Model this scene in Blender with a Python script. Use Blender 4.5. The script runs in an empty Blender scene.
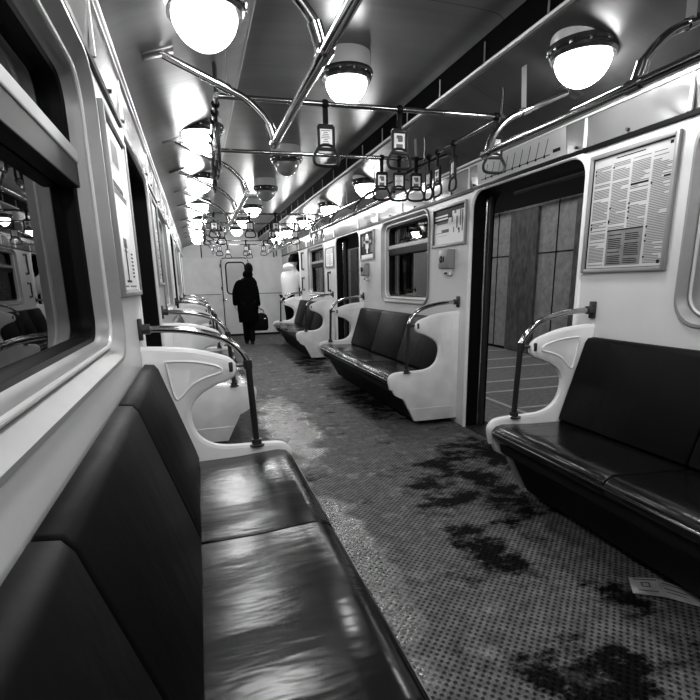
import bpy, bmesh, math, random
from mathutils import Vector, Matrix
random.seed(7)
scene = bpy.context.scene
COL = scene.collection
PI = math.pi

# ------------------------------------------------------------------ materials
def nm(name):
    m = bpy.data.materials.new(name); m.use_nodes = True
    nt = m.node_tree
    return m, nt, nt.nodes['Principled BSDF']

def N(nt, kind, **kw):
    n = nt.nodes.new(kind)
    for k, v in kw.items(): setattr(n, k, v)
    return n

def plain(name, g, rough=.5, metal=0., spec=.5, bump=0., bscale=40., var=0., vscale=3., stretch=(1, 1, 1), coat=0.):
    m, nt, p = nm(name)
    p.inputs['Base Color'].default_value = (g, g, g, 1)
    p.inputs['Roughness'].default_value = rough
    p.inputs['Metallic'].default_value = metal
    p.inputs['Specular IOR Level'].default_value = spec
    p.inputs['Coat Weight'].default_value = coat
    p.inputs['Coat Roughness'].default_value = .08
    if bump or var:
        tc = N(nt, 'ShaderNodeTexCoord'); mp = N(nt, 'ShaderNodeMapping')
        mp.inputs['Scale'].default_value = stretch
        nt.links.new(tc.outputs['Object'], mp.inputs['Vector'])
    if var:
        no = N(nt, 'ShaderNodeTexNoise'); no.inputs['Scale'].default_value = vscale; no.inputs['Detail'].default_value = 5
        nt.links.new(mp.outputs['Vector'], no.inputs['Vector'])
        r = N(nt, 'ShaderNodeValToRGB')
        a, b = max(0, g * (1 - var)), min(1, g * (1 + var))
        r.color_ramp.elements[0].position = .3; r.color_ramp.elements[1].position = .7
        r.color_ramp.elements[0].color = (a, a, a, 1); r.color_ramp.elements[1].color = (b, b, b, 1)
        nt.links.new(no.outputs['Fac'], r.inputs['Fac']); nt.links.new(r.outputs['Color'], p.inputs['Base Color'])
    if bump:
        no = N(nt, 'ShaderNodeTexNoise'); no.inputs['Scale'].default_value = bscale; no.inputs['Detail'].default_value = 3
        nt.links.new(mp.outputs['Vector'], no.inputs['Vector'])
        b = N(nt, 'ShaderNodeBump'); b.inputs['Strength'].default_value = bump; b.inputs['Distance'].default_value = .01
        nt.links.new(no.outputs['Fac'], b.inputs['Height']); nt.links.new(b.outputs['Normal'], p.inputs['Normal'])
    return m

def emit(name, s, g=1.0):
    m, nt, p = nm(name)
    p.inputs['Base Color'].default_value = (g, g, g, 1)
    p.inputs['Emission Color'].default_value = (1, 1, 1, 1)
    p.inputs['Emission Strength'].default_value = s
    return m

def glass_pane(name, ior=1.7, tint=.85):
    m, nt, p = nm(name)
    nt.nodes.remove(p)
    out = nt.nodes['Material Output']
    tr = N(nt, 'ShaderNodeBsdfTransparent'); tr.inputs['Color'].default_value = (tint, tint, tint, 1)
    gl = N(nt, 'ShaderNodeBsdfGlossy'); gl.inputs['Roughness'].default_value = .01
    gl.inputs['Color'].default_value = (.95, .95, .95, 1)
    fr = N(nt, 'ShaderNodeFresnel'); fr.inputs['IOR'].default_value = ior
    mx = N(nt, 'ShaderNodeMixShader')
    nt.links.new(fr.outputs[0], mx.inputs[0]); nt.links.new(tr.outputs[0], mx.inputs[1]); nt.links.new(gl.outputs[0], mx.inputs[2])
    nt.links.new(mx.outputs[0], out.inputs['Surface'])
    return m

def floor_mat():
    m, nt, p = nm('ribbed_rubber_floor')
    L = nt.links.new
    tc = N(nt, 'ShaderNodeTexCoord')
    sep = N(nt, 'ShaderNodeSeparateXYZ'); L(tc.outputs['Object'], sep.inputs[0])
    def M(op, a, b=None, c=None):
        n = N(nt, 'ShaderNodeMath', operation=op)
        for i, v in enumerate((a, b, c)):
            if v is None: continue
            if isinstance(v, (int, float)): n.inputs[i].default_value = v
            else: L(v, n.inputs[i])
        return n.outputs[0]
    # raised lozenge studs
    k = 2 * PI / .024
    u = M('MULTIPLY', M('ADD', sep.outputs[0], sep.outputs[1]), k * .7)
    v = M('MULTIPLY', M('SUBTRACT', sep.outputs[0], sep.outputs[1]), k * .7)
    s = M('MULTIPLY', M('ADD', M('COSINE', u), M('COSINE', v)), .25)
    n5 = N(nt, 'ShaderNodeTexNoise'); n5.inputs['Scale'].default_value = 45.; n5.inputs['Detail'].default_value = 4
    L(tc.outputs['Object'], n5.inputs['Vector'])
    pat = M('ADD', M('ADD', s, .16), M('MULTIPLY', n5.outputs['Fac'], .68))
    # stains: wet black patches
    n1 = N(nt, 'ShaderNodeTexNoise'); n1.inputs['Scale'].default_value = 3.6; n1.inputs['Detail'].default_value = 10; n1.inputs['Roughness'].default_value = .74
    mp = N(nt, 'ShaderNodeMapping'); mp.inputs['Scale'].default_value = (.75, 1.15, 1); mp.inputs['Location'].default_value = (3.1, 1.7, 0)
    L(tc.outputs['Object'], mp.inputs[0]); L(mp.outputs[0], n1.inputs['Vector'])
    # wetter towards the right-hand doors and the front of the aisle
    def blob(x, y, rx, ry):
        dx = M('DIVIDE', M('SUBTRACT', sep.outputs[0], x), rx); dy = M('DIVIDE', M('SUBTRACT', sep.outputs[1], y), ry)
        d = M('ADD', M('MULTIPLY', dx, dx), M('MULTIPLY', dy, dy))
        return M('MAXIMUM', M('SUBTRACT', 1., d), 0.)
    bl = [blob(.62, 2.75, .55, .8), blob(.32, 2.0, .2, .45), blob(.75, 5.3, .3, 1.3), blob(.62, 1.45, .16, .2),
          blob(.75, 8.0, .35, 1.5), blob(.2, 1.15, .35, .2), blob(.66, 1.0, .12, .25), blob(1.0, 3.2, .4, .6)]
    acc = bl[0]
    for b in bl[1:]: acc = M('MAXIMUM', acc, b)
    st = M('ADD', n1.outputs['Fac'], M('MULTIPLY', acc, .19))
    mr = N(nt, 'ShaderNodeMapRange'); mr.inputs['From Min'].default_value = .57; mr.inputs['From Max'].default_value = .66
    L(st, mr.inputs['Value'])
    wet = mr.outputs[0]
    # damp, shiny trodden strip beside the left-hand seats
    n2 = N(nt, 'ShaderNodeTexNoise'); n2.inputs['Scale'].default_value = 5.; n2.inputs['Detail'].default_value = 9; n2.inputs['Roughness'].default_value = .7
    L(tc.outputs['Object'], n2.inputs['Vector'])
    strip = M('ADD', blob(-.37, 2.1, .2, 1.0), blob(-.26, 4.6, .3, 1.5))
    d2 = N(nt, 'ShaderNodeMapRange'); d2.inputs['From Min'].default_value = .55; d2.inputs['From Max'].default_value = .74
    L(M('ADD', n2.outputs['Fac'], M('MULTIPLY', strip, .32)), d2.inputs['Value'])
    damp = d2.outputs[0]
    # base greys
    n3 = N(nt, 'ShaderNodeTexNoise'); n3.inputs['Scale'].default_value = 14.; n3.inputs['Detail'].default_value = 8; n3.inputs['Roughness'].default_value = .7
    L(tc.outputs['Object'], n3.inputs['Vector'])
    base = M('ADD', .0, M('MULTIPLY', M('POWER', n3.outputs['Fac'], 1.6), .30))
    n4 = N(nt, 'ShaderNodeTexNoise'); n4.inputs['Scale'].default_value = 160.; n4.inputs['Detail'].default_value = 3
    L(tc.outputs['Object'], n4.inputs['Vector'])
    base = M('MULTIPLY', base, M('ADD', .1, M('MULTIPLY', n4.outputs['Fac'], 1.9)))
    pr = N(nt, 'ShaderNodeMapRange'); pr.inputs['From Min'].default_value = .22; pr.inputs['From Max'].default_value = .5
    pr.inputs['To Min'].default_value = .06; L(pat, pr.inputs['Value'])
    base = M('MULTIPLY', base, pr.outputs[0])
    base = M('MULTIPLY', base, M('SUBTRACT', 1., M('MULTIPLY', wet, .95)))
    cmb = N(nt, 'ShaderNodeCombineColor')
    for i in range(3): L(base, cmb.inputs[i])
    L(cmb.outputs[0], p.inputs['Base Color'])
    rough = M('SUBTRACT', .62, M('MULTIPLY', damp, .46))
    L(rough, p.inputs['Roughness'])
    L(M('ADD', M('SUBTRACT', .25, M('MULTIPLY', wet, .22)), M('MULTIPLY', damp, 1.2)), p.inputs['Specular IOR Level'])
    bp = N(nt, 'ShaderNodeBump'); bp.inputs['Strength'].default_value = .55; bp.inputs['Distance'].default_value = .004
    L(M('ADD', pat, M('MULTIPLY', n3.outputs['Fac'], .5)), bp.inputs['Height']); L(bp.outputs[0], p.inputs['Normal'])
    return m

def ceiling_mat(name, g, seam=1.62, off=.25):
    m, nt, p = nm(name)
    L = nt.links.new
    tc = N(nt, 'ShaderNodeTexCoord')
    sep = N(nt, 'ShaderNodeSeparateXYZ'); L(tc.outputs['Object'], sep.inputs[0])
    a = N(nt, 'ShaderNodeMath', operation='ADD'); a.inputs[1].default_value = off + 30 * seam; L(sep.outputs[1], a.inputs[0])
    mo = N(nt, 'ShaderNodeMath', operation='MODULO'); mo.inputs[1].default_value = seam; L(a.outputs[0], mo.inputs[0])
    lt = N(nt, 'ShaderNodeMath', operation='LESS_THAN'); lt.inputs[1].default_value = .008; L(mo.outputs[0], lt.inputs[0])
    no = N(nt, 'ShaderNodeTexNoise'); no.inputs['Scale'].default_value = 3.; no.inputs['Detail'].default_value = 6
    mp = N(nt, 'ShaderNodeMapping'); mp.inputs['Scale'].default_value = (.35, 2.2, .35)
    L(tc.outputs['Object'], mp.inputs[0]); L(mp.outputs[0], no.inputs['Vector'])
    r = N(nt, 'ShaderNodeValToRGB'); r.color_ramp.elements[0].position = .3; r.color_ramp.elements[1].position = .75
    r.color_ramp.elements[0].color = (g * .75,) * 3 + (1,); r.color_ramp.elements[1].color = (g * 1.2,) * 3 + (1,)
    L(no.outputs['Fac'], r.inputs['Fac'])
    mx = N(nt, 'ShaderNodeMixRGB'); mx.inputs[2].default_value = (.01, .01, .01, 1)
    L(lt.outputs[0], mx.inputs[0]); L(r.outputs[0], mx.inputs[1]); L(mx.outputs[0], p.inputs['Base Color'])
    p.inputs['Roughness'].default_value = .30; p.inputs['Specular IOR Level'].default_value = .34
    bp = N(nt, 'ShaderNodeBump'); bp.inputs['Strength'].default_value = .10; bp.inputs['Distance'].default_value = .02
    L(no.outputs['Fac'], bp.inputs['Height']); L(bp.outputs[0], p.inputs['Normal'])
    return m

def tile_mat():
    m, nt, p = nm('station_stone_cladding')
    L = nt.links.new
    tc = N(nt, 'ShaderNodeTexCoord')
    no = N(nt, 'ShaderNodeTexNoise'); no.inputs['Scale'].default_value = 9.; no.inputs['Detail'].default_value = 8; no.inputs['Roughness'].default_value = .75
    L(tc.outputs['Object'], no.inputs['Vector'])
    r = N(nt, 'ShaderNodeValToRGB'); r.color_ramp.elements[0].position = .3; r.color_ramp.elements[1].position = .7
    r.color_ramp.elements[0].color = (.22,) * 3 + (1,); r.color_ramp.elements[1].color = (.5,) * 3 + (1,)
    L(no.outputs['Fac'], r.inputs['Fac']); L(r.outputs[0], p.inputs['Base Color'])
    p.inputs['Roughness'].default_value = .5
    return m

M_WALL = plain('cream_wall_laminate', .62, .34, var=.06, vscale=2.)
M_BAND = plain('glossy_advert_band', .16, .14, var=.12, vscale=1.2)
M_END = plain('bulkhead_laminate', .66, .38, var=.10, vscale=3.)
M_PANEL = plain('divider_enamel', .76, .4, var=.10, vscale=6.)
M_TRIMW = plain('pale_edge_enamel', .80, .3)
M_ALU = plain('aluminium_frame', .27, .48, metal=.35, var=.1, vscale=4.)
M_CHROME = plain('chromed_tube', .40, .13, metal=1.)
M_DARKPOLE = plain('blackened_tube', .02, .3)
M_RUBBER = plain('black_rubber', .004, .5, spec=.08)
M_BLACK = plain('black_gap_and_darkness', .006, .6, spec=.1)  # black for tile joints and for darkness painted above the platform tiles
M_LEATHER = plain('black_leatherette', .004, .22, spec=.36, bump=.6, bscale=3.0, stretch=(.9, 3.2, .9))
M_LEATHER_BACK = plain('black_leatherette_back', .003, .5, spec=.07, bump=.4, bscale=5., stretch=(1.2, 2.0, 1.2))
M_KICK = plain('ribbed_kick_panel', .014, .6, spec=.1, var=.3, vscale=25., stretch=(1, 6, 1))
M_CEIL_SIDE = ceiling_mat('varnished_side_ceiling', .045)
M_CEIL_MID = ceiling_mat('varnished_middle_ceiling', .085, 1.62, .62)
M_DUCT = plain('black_duct_slot', .002, .7, spec=.02)
M_LIP = plain('bright_duct_lip', .62, .25)
M_FLOOR = floor_mat()
M_GLOBE = emit('lit_opal_glass', 31.)
M_GLOBE_OFF = plain('unlit_opal_glass', .16, .08, coat=.6)
M_COLLAR = plain('lamp_collar_enamel', .40, .35)
M_LAMPRING = plain('lamp_ring_metal', .10, .25, metal=.8)
M_GLASS = glass_pane('window_glass')
M_GLASS_SIGN = plain('poster_paper', .80, .35)
M_PAPER = plain('printed_paper', .48, .4, var=.08, vscale=5.)
M_INK = plain('black_ink', .012, .6, spec=.1)
M_INKG = plain('grey_ink', .16, .6, spec=.1)
M_INKL = plain('pale_grey_ink', .45, .5)
M_DARKBOX = plain('dark_print_box', .17, .5, var=.2, vscale=12.)
M_PLASTIC = plain('black_plastic_handle', .010, .4, spec=.2)
M_GREYBOX = plain('grey_intercom_enamel', .22, .45)
M_TILE = tile_mat()
M_PILASTER = plain('dark_stone_pilaster', .11, .55, var=.5, vscale=18., stretch=(1, 1, .35))
M_PLAT = plain('platform_granite', .20, .5, var=.4, vscale=20.)
M_PLATL = plain('pale_platform_line', .62, .5)
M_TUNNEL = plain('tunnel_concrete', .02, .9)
M_COAT = plain('black_wool_coat', .002, .9, spec=.03)
M_TROUS = plain('black_trousers', .002, .9, spec=.1)
M_SKIN = plain('skin', .38, .5)
M_HAIR = plain('dark_hair', .003, .7, spec=.05)
M_JACKET = plain('white_jacket_cloth', .75, .8, bump=.3, bscale=20.)
M_BAG = plain('black_bag_leather', .003, .55, spec=.08)
M_SOLE = plain('black_shoe_leather', .006, .5, spec=.2)
M_METALDK = plain('dark_bracket_metal', .05, .35, metal=.6)

# ------------------------------------------------------------------ mesh helpers
def V(*a): return Vector(a)

def link_mesh(name, bm, mat, parent=None, smooth=40, kind=None, shift=None):
    if shift is not None:
        bmesh.ops.translate(bm, verts=bm.verts, vec=-Vector(shift))
    bmesh.ops.recalc_face_normals(bm, faces=bm.faces)
    me = bpy.data.meshes.new(name); bm.to_mesh(me); bm.free()
    me.materials.append(mat)
    if smooth:
        me.polygons.foreach_set('use_smooth', [True] * len(me.polygons))
        me.set_sharp_from_angle(angle=math.radians(smooth))
    o = bpy.data.objects.new(name, me); COL.objects.link(o)
    if parent is not None: o.parent = parent
    if kind: o['kind'] = kind
    return o

def empty(name, loc=(0, 0, 0), label=None, cat=None, group=None, kind=None):
    o = bpy.data.objects.new(name, None); COL.objects.link(o)
    o.location = loc; o.empty_display_size = .1
    tag(o, label, cat, group, kind)
    return o

def tag(o, label=None, cat=None, group=None, kind=None):
    if label: o['label'] = label
    if cat: o['category'] = cat
    if group: o['group'] = group
    if kind: o['kind'] = kind
    return o

def copy_tree(o, parent=None):
    c = o.copy(); COL.objects.link(c)
    if parent is not None: c.parent = parent
    for ch in list(o.children): copy_tree(ch, c)
    return c

def add_box(bm, c, s, bev=0., seg=2, rot=None):
    r = bmesh.ops.create_cube(bm, size=1.)
    vs = r['verts']
    bmesh.ops.scale(bm, verts=vs, vec=s)
    if bev:
        es = list({e for v in vs for e in v.link_edges})
        rr = bmesh.ops.bevel(bm, geom=es, offset=bev, segments=seg, affect='EDGES', profile=.5)
        vs = [v for v in rr['verts']] + [v for v in vs if v.is_valid]
        vs = list({v for v in vs if v.is_valid})
    if rot is not None: bmesh.ops.transform(bm, matrix=rot, verts=vs)
    bmesh.ops.translate(bm, verts=vs, vec=c)
    return bm

def box(c, s, bev=0., seg=2, rot=None): return add_box(bmesh.new(), c, s, bev, seg, rot)

def box2(a, b, bev=0.):
    a = Vector(a); b = Vector(b)
    return box((a + b) / 2, [abs(x) for x in (b - a)], bev)

def add_tube(bm, pts, r, seg=10, caps=True):
    pts = [Vector(p) for p in pts]
    n = len(pts)
    rr = r if isinstance(r, (list, tuple)) else [r] * n
    t0 = (pts[1] - pts[0]).normalized()
    up = Vector((0, 0, 1)) if abs(t0.z) < .9 else Vector((0, 1, 0))
    nrm = t0.cross(up).normalized()
    rings = []
    for i in range(n):
        if i == 0: t = t0
        elif i == n - 1: t = (pts[-1] - pts[-2]).normalized()
        else: t = ((pts[i + 1] - pts[i]).normalized() + (pts[i] - pts[i - 1]).normalized()).normalized()
        nrm = (nrm - t * nrm.dot(t)).normalized()
        b = t.cross(nrm)
        rings.append([bm.verts.new(pts[i] + (nrm * math.cos(2 * PI * k / seg) + b * math.sin(2 * PI * k / seg)) * rr[i]) for k in range(seg)])
    for i in range(n - 1):
        for k in range(seg):
            bm.faces.new((rings[i][k], rings[i][(k + 1) % seg], rings[i + 1][(k + 1) % seg], rings[i + 1][k]))
    if caps:
        bm.faces.new(rings[0]); bm.faces.new(rings[-1][::-1])
    return bm

def tube(pts, r, seg=10, caps=True): return add_tube(bmesh.new(), pts, r, seg, caps)

def closed_tube(bm, pts, r, seg=8):
    pts = [Vector(p) for p in pts]; n = len(pts)
    c = sum(pts, Vector()) / n
    nn = Vector()
    for i in range(n): nn += (pts[i] - c).cross(pts[(i + 1) % n] - c)
    nn.normalize()
    rings = []
    for i in range(n):
        t = (pts[(i + 1) % n] - pts[i - 1]).normalized(); b = t.cross(nn)
        rings.append([bm.verts.new(pts[i] + (nn * math.cos(2 * PI * k / seg) + b * math.sin(2 * PI * k / seg)) * r) for k in range(seg)])
    for i in range(n):
        a, d = rings[i], rings[(i + 1) % n]
        for k in range(seg): bm.faces.new((a[k], a[(k + 1) % seg], d[(k + 1) % seg], d[k]))
    return bm

def add_lathe(bm, prof, c=(0, 0, 0), seg=32):
    c = Vector(c); rings = []
    for r, z in prof:
        if r < 1e-5: rings.append([bm.verts.new(c + V(0, 0, z))])
        else: rings.append([bm.verts.new(c + V(r * math.cos(2 * PI * k / seg), r * math.sin(2 * PI * k / seg), z)) for k in range(seg)])
    for a, b in zip(rings, rings[1:]):
        for k in range(seg):
            k2 = (k + 1) % seg
            if len(a) == 1 and len(b) == 1: continue
            if len(a) == 1: bm.faces.new((a[0], b[k2], b[k]))
            elif len(b) == 1: bm.faces.new((a[k], a[k2], b[0]))
            else: bm.faces.new((a[k], a[k2], b[k2], b[k]))
    return bm

def lathe(prof, c=(0, 0, 0), seg=32): return add_lathe(bmesh.new(), prof, c, seg)

def smooth_path(pts, n=6, closed=False):
    """Catmull-Rom through the points"""
    P = [Vector(p) for p in pts]; out = []
    m = len(P)
    rng = range(m) if closed else range(m - 1)
    for i in rng:
        if closed: a, b, c, d = P[i - 1], P[i], P[(i + 1) % m], P[(i + 2) % m]
        else: a, b, c, d = P[max(i - 1, 0)], P[i], P[i + 1], P[min(i + 2, m - 1)]
        for k in range(n):
            t = k / n
            out.append(.5 * ((2 * b) + (c - a) * t + (2 * a - 5 * b + 4 * c - d) * t * t + (3 * b - a - 3 * c + d) * t ** 3))
    if not closed: out.append(P[-1])
    return out

def prism_xz(poly, y0, y1, bev=0., seg=2):
    """polygon in the x-z plane pushed along y"""
    bm = bmesh.new()
    a = [bm.verts.new((x, y0, z)) for x, z in poly]; b = [bm.verts.new((x, y1, z)) for x, z in poly]
    n = len(poly)
    bm.faces.new(a); bm.faces.new(b[::-1])
    for i in range(n): bm.faces.new((a[i], b[i], b[(i + 1) % n], a[(i + 1) % n]))
    bmesh.ops.recalc_face_normals(bm, faces=bm.faces)
    if bev:
        es = [e for e in bm.edges if abs(e.verts[0].co.y - e.verts[1].co.y) < 1e-6]
        bmesh.ops.bevel(bm, geom=es, offset=bev, segments=seg, affect='EDGES', profile=.5)
    return bm

def rrect(y0, y1, z0, z1, r, n=6):
    pts = []
    for cy, cz, a0 in ((y1 - r, z1 - r, 0), (y0 + r, z1 - r, 90), (y0 + r, z0 + r, 180), (y1 - r, z0 + r, 270)):
        for k in range(n + 1):
            a = math.radians(a0 + 90 * k / n)
            pts.append((cy + r * math.cos(a), cz + r * math.sin(a)))
    return pts

def plate_holes(outer, holes, x, t):
    """plate in the y-z plane at x (thickness t in +x) with holes"""
    bm = bmesh.new()
    loops = []
    for lp in [outer] + holes:
        vs = [bm.verts.new((x, y, z)) for y, z in lp]
        loops.append([bm.edges.new((vs[i], vs[(i + 1) % len(vs)])) for i in range(len(vs))])
    es = [e for l in loops for e in l]
    bmesh.ops.triangle_fill(bm, use_beauty=True, use_dissolve=False, edges=es)
    r = bmesh.ops.extrude_face_region(bm, geom=list(bm.faces))
    bmesh.ops.translate(bm, verts=[v for v in r['geom'] if isinstance(v, bmesh.types.BMVert)], vec=(t, 0, 0))
    return bm

def loft_yz(rings):
    """list of (x, [(y,z)...]) same length, open ended"""
    bm = bmesh.new(); R = []
    for x, lp in rings: R.append([bm.verts.new((x, y, z)) for y, z in lp])
    for a, b in zip(R, R[1:]):
        n = len(a)
        for i in range(n): bm.faces.new((a[i], a[(i + 1) % n], b[(i + 1) % n], b[i]))
    return bm

def skin_mesh(name, joints, edges, mat, parent=None, sub=2, root=0, shift=None):
    me = bpy.data.meshes.new(name + '_skel')
    sh = Vector(shift) if shift is not None else Vector()
    me.from_pydata([tuple(Vector(j[0]) - sh) for j in joints], edges, [])
    o = bpy.data.objects.new(name + '_skel', me); COL.objects.link(o)
    sk = o.modifiers.new('skin', 'SKIN'); sk.use_smooth_shade = True
    for i, j in enumerate(joints):
        d = me.skin_vertices[0].data[i]
        r = j[1]; d.radius = r if isinstance(r, tuple) else (r, r); d.use_root = (i == root)
    s = o.modifiers.new('sub', 'SUBSURF'); s.levels = sub; s.render_levels = sub
    dg = bpy.context.evaluated_depsgraph_get(); dg.update()
    m2 = bpy.data.meshes.new_from_object(o.evaluated_get(dg)); m2.name = name
    bpy.data.objects.remove(o)
    m2.materials.clear(); m2.materials.append(mat)
    m2.polygons.foreach_set('use_smooth', [True] * len(m2.polygons))
    ob = bpy.data.objects.new(name, m2); COL.objects.link(ob)
    if parent is not None: ob.parent = parent
    return ob

# ------------------------------------------------------------------ layout (metres; x across, y along the car, z up)
HW = 1.277                      # half width between wall faces
Y0, Y1 = -2.9, 13.7             # back of what is built, end bulkhead
BENCH = [(-.22, 2.49), (4.12, 6.83), (8.50, 11.21)]
DOORS = [(-1.69, -.41), (2.65, 3.93), (6.99, 8.27), (11.33, 12.61)]
WINS = [(.45, 1.965), (4.74, 6.11), (9.06, 10.48)]
ZC = 2.045                      # dark cornice line
ORD = ['nearest', 'second', 'third', 'fourth', 'fifth', 'sixth', 'seventh']

# ------------------------------------------------------------------ room shell
bm = box2((-1.40, Y0, -.06), (1.40, Y1 + .05, 0))
link_mesh('floor', bm, M_FLOOR, kind='structure', smooth=0)

def wall_side(s, name):
    outer = [(Y0, 0)]
    for a, b in DOORS:
        r = .13
        outer += [(a, 0), (a, 2.02 - r)]
        for k in range(1, 7):
            t = math.radians(180 - 90 * k / 6); outer.append((a + r + r * math.cos(t), 2.02 - r + r * math.sin(t)))
        for k in range(0, 7):
            t = math.radians(90 - 90 * k / 6); outer.append((b - r + r * math.cos(t), 2.02 - r + r * math.sin(t)))
        outer += [(b, 0)]
    outer += [(Y1, 0), (Y1, ZC), (Y0, ZC)]
    holes = [rrect(a + .012, b - .012, 1.082, 2.02, .13) for a, b in WINS]
    return link_mesh(name, plate_holes(outer, holes, s * HW, s * .028), M_WALL, kind='structure', smooth=0)
wall_side(1, 'wall_right'); wall_side(-1, 'wall_left')

# band above the cornice line, dark gasket, ceiling edge bead
for s, side in ((1, 'right'), (-1, 'left')):
    link_mesh('trim_cornice_' + side, box2((s * 1.262, Y0, ZC - .014), (s * 1.30, Y1, ZC + .012), .003), M_RUBBER, kind='structure', smooth=0)
    band = prism_xz([(s * 1.274, ZC), (s * 1.30, ZC), (s * 1.30, 2.27), (s * 1.25, 2.262)], Y0, Y1)
    link_mesh('trim_band_' + side, band, M_BAND, kind='structure', smooth=0)
    bm = bmesh.new()
    for p in (1.235, 1.25, 1.262):
        pass
    add_box(bm, (s * 1.246, (Y0 + Y1) / 2, 2.252), (.022, Y1 - Y0, .022), .005)
    add_box(bm, (s * 1.252, (Y0 + Y1) / 2, 2.222), (.016, Y1 - Y0, .010), .002)
    link_mesh('trim_bead_' + side, bm, M_TRIMW, kind='structure', smooth=0)
    bm = bmesh.new()
    for y in (-1.6, -.35, .65, 2.0, 2.665, 3.98, 4.66, 5.43, 6.2, 7.0, 8.3, 9.0, 9.8, 10.5, 11.33, 12.65):
        add_box(bm, (s * 1.259, y, 2.14), (.012, .02, .165), .002, rot=None)
    link_mesh('trim_ribs_' + side, bm, M_TRIMW, kind='structure', smooth=0)
    bm = bmesh.new()
    for y in (.3, 1.4, 2.36, 2.74, 3.92, 4.3, 5.1, 5.8, 6.5, 7.3, 8.1, 9.4, 10.1):
        add_tube(bm, [(s * 1.27, y, 2.075), (s * 1.255, y, 2.075)], .009, 8)
    link_mesh('trim_screws_' + side, bm, M_METALDK, kind='structure')

# ceiling
def ceil_strip(name, prof, mat, t=.02):
    bm = bmesh.new(); R = []
    for x, z in prof: R.append((bm.verts.new((x, Y0, z)), bm.verts.new((x, Y1 + .02, z))))
    for a, b in zip(R, R[1:]): bm.faces.new((a[0], a[1], b[1], b[0]))
    bmesh.ops.recalc_face_normals(bm, faces=bm.faces)
    bmesh.ops.solidify(bm, geom=list(bm.faces), thickness=t)
    return link_mesh(name, bm, mat, kind='structure', smooth=50)
for s, side in ((1, 'right'), (-1, 'left')):
    pr = smooth_path([(1.262, 0, 2.262), (1.18, 0, 2.306), (1.03, 0, 2.355), (.87, 0, 2.403), (.68, 0, 2.482)], 4)
    prof = [(s * p.x, p.z) for p in pr]
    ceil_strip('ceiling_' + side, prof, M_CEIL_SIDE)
    # lip, dark slot face and its bright rod on hangers
    link_mesh('trim_duct_' + side, box2((s * .665, Y0, 2.495), (s * .70, Y1, 2.665)), M_DUCT, kind='structure', smooth=0)
    link_mesh('trim_lip_' + side, box2((s * .655, Y0, 2.482), (s * .70, Y1, 2.498), .004), M_LIP, kind='structure', smooth=0)
    link_mesh('trim_bead_upper_' + side, box2((s * .650, Y0, 2.640), (s * .672, Y1, 2.648)), M_LIP, kind='structure', smooth=0)
    bm = bmesh.new()
    y = Y0 + .3
    while y < Y1:
        add_tube(bm, [(s * .655, y, 2.495), (s * .655, y, 2.60)], .005, 6); y += .54
    link_mesh('trim_hangers_' + side, bm, M_ALU, kind='structure')
pr = smooth_path([(-.668, 0, 2.645), (-.62, 0, 2.672), (-.5, 0, 2.684), (-.25, 0, 2.691), (0, 0, 2.693), (.25, 0, 2.691), (.5, 0, 2.684), (.62, 0, 2.672), (.668, 0, 2.645)], 4)
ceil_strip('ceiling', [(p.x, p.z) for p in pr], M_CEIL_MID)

# end bulkhead with its door, back wall behind the camera
link_mesh('wall_end', box2((-1.32, Y1, 0), (1.32, Y1 + .05, 2.03)), M_END, kind='structure', smooth=0)
link_mesh('wall_end_upper', box2((-1.32, Y1 - .03, 2.03), (1.32, Y1 + .05, 2.78)), M_WALL, kind='structure', smooth=0)
link_mesh('wall_back', box2((-1.32, Y0 - .05, 0), (1.32, Y0, 2.78)), M_END, kind='structure', smooth=0)
bm = bmesh.new()
for x0, x1 in ((-1.27, -.38), (.40, 1.27)):
    add_box(bm, ((x0 + x1) / 2, Y1 - .004, 1.095), (x1 - x0, .012, .016), .003)
link_mesh('trim_end', bm, M_METALDK, kind='structure', smooth=0)
link_mesh('baseboard_end', box2((-1.27, Y1 - .015, 0), (1.27, Y1, .05)), M_RUBBER, kind='structure', smooth=0)
ed = empty('door_end', (0, Y1, 0), kind='structure')
def xz(poly, y): return [V(x, y, z) for x, z in poly]
bm = bmesh.new(); closed_tube(bm, [V(x, -.01, z) for x, z in rrect(-.33, .37, .03, 2.01, .10)], .012, 6)
link_mesh('door_gasket', bm, M_RUBBER, ed)
link_mesh('door_leaf', box2((-.31, -.022, .05), (.35, -.002, 1.99), .004), M_WALL, ed, smooth=0)
bm = bmesh.new(); closed_tube(bm, [V(x, -.026, z) for x, z in rrect(-.215, .275, 1.10, 1.90, .10)], .020, 6)
link_mesh('window_gasket', bm, M_RUBBER, ed)
pl = rrect(-.21, .27, 1.105, 1.895, .095)
link_mesh('window_pane', prism_xz(pl, -.03, -.024), plain('frosted_end_glass', .5, .15), ed, smooth=0)
bm = tube([(-.36, -.05, .95), (-.24, -.05, .95)], .012, 8); add_tube(bm, [(-.28, 0, .95), (-.28, -.06, .95)], .014, 8)
link_mesh('door_handle', bm, M_CHROME, ed)
bm = bmesh.new()
for z in (1.25, 1.82):
    add_box(bm, (-.345, -.02, z), (.04, .02, .09), .004)
link_mesh('door_hinge', bm, M_METALDK, ed)

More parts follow.
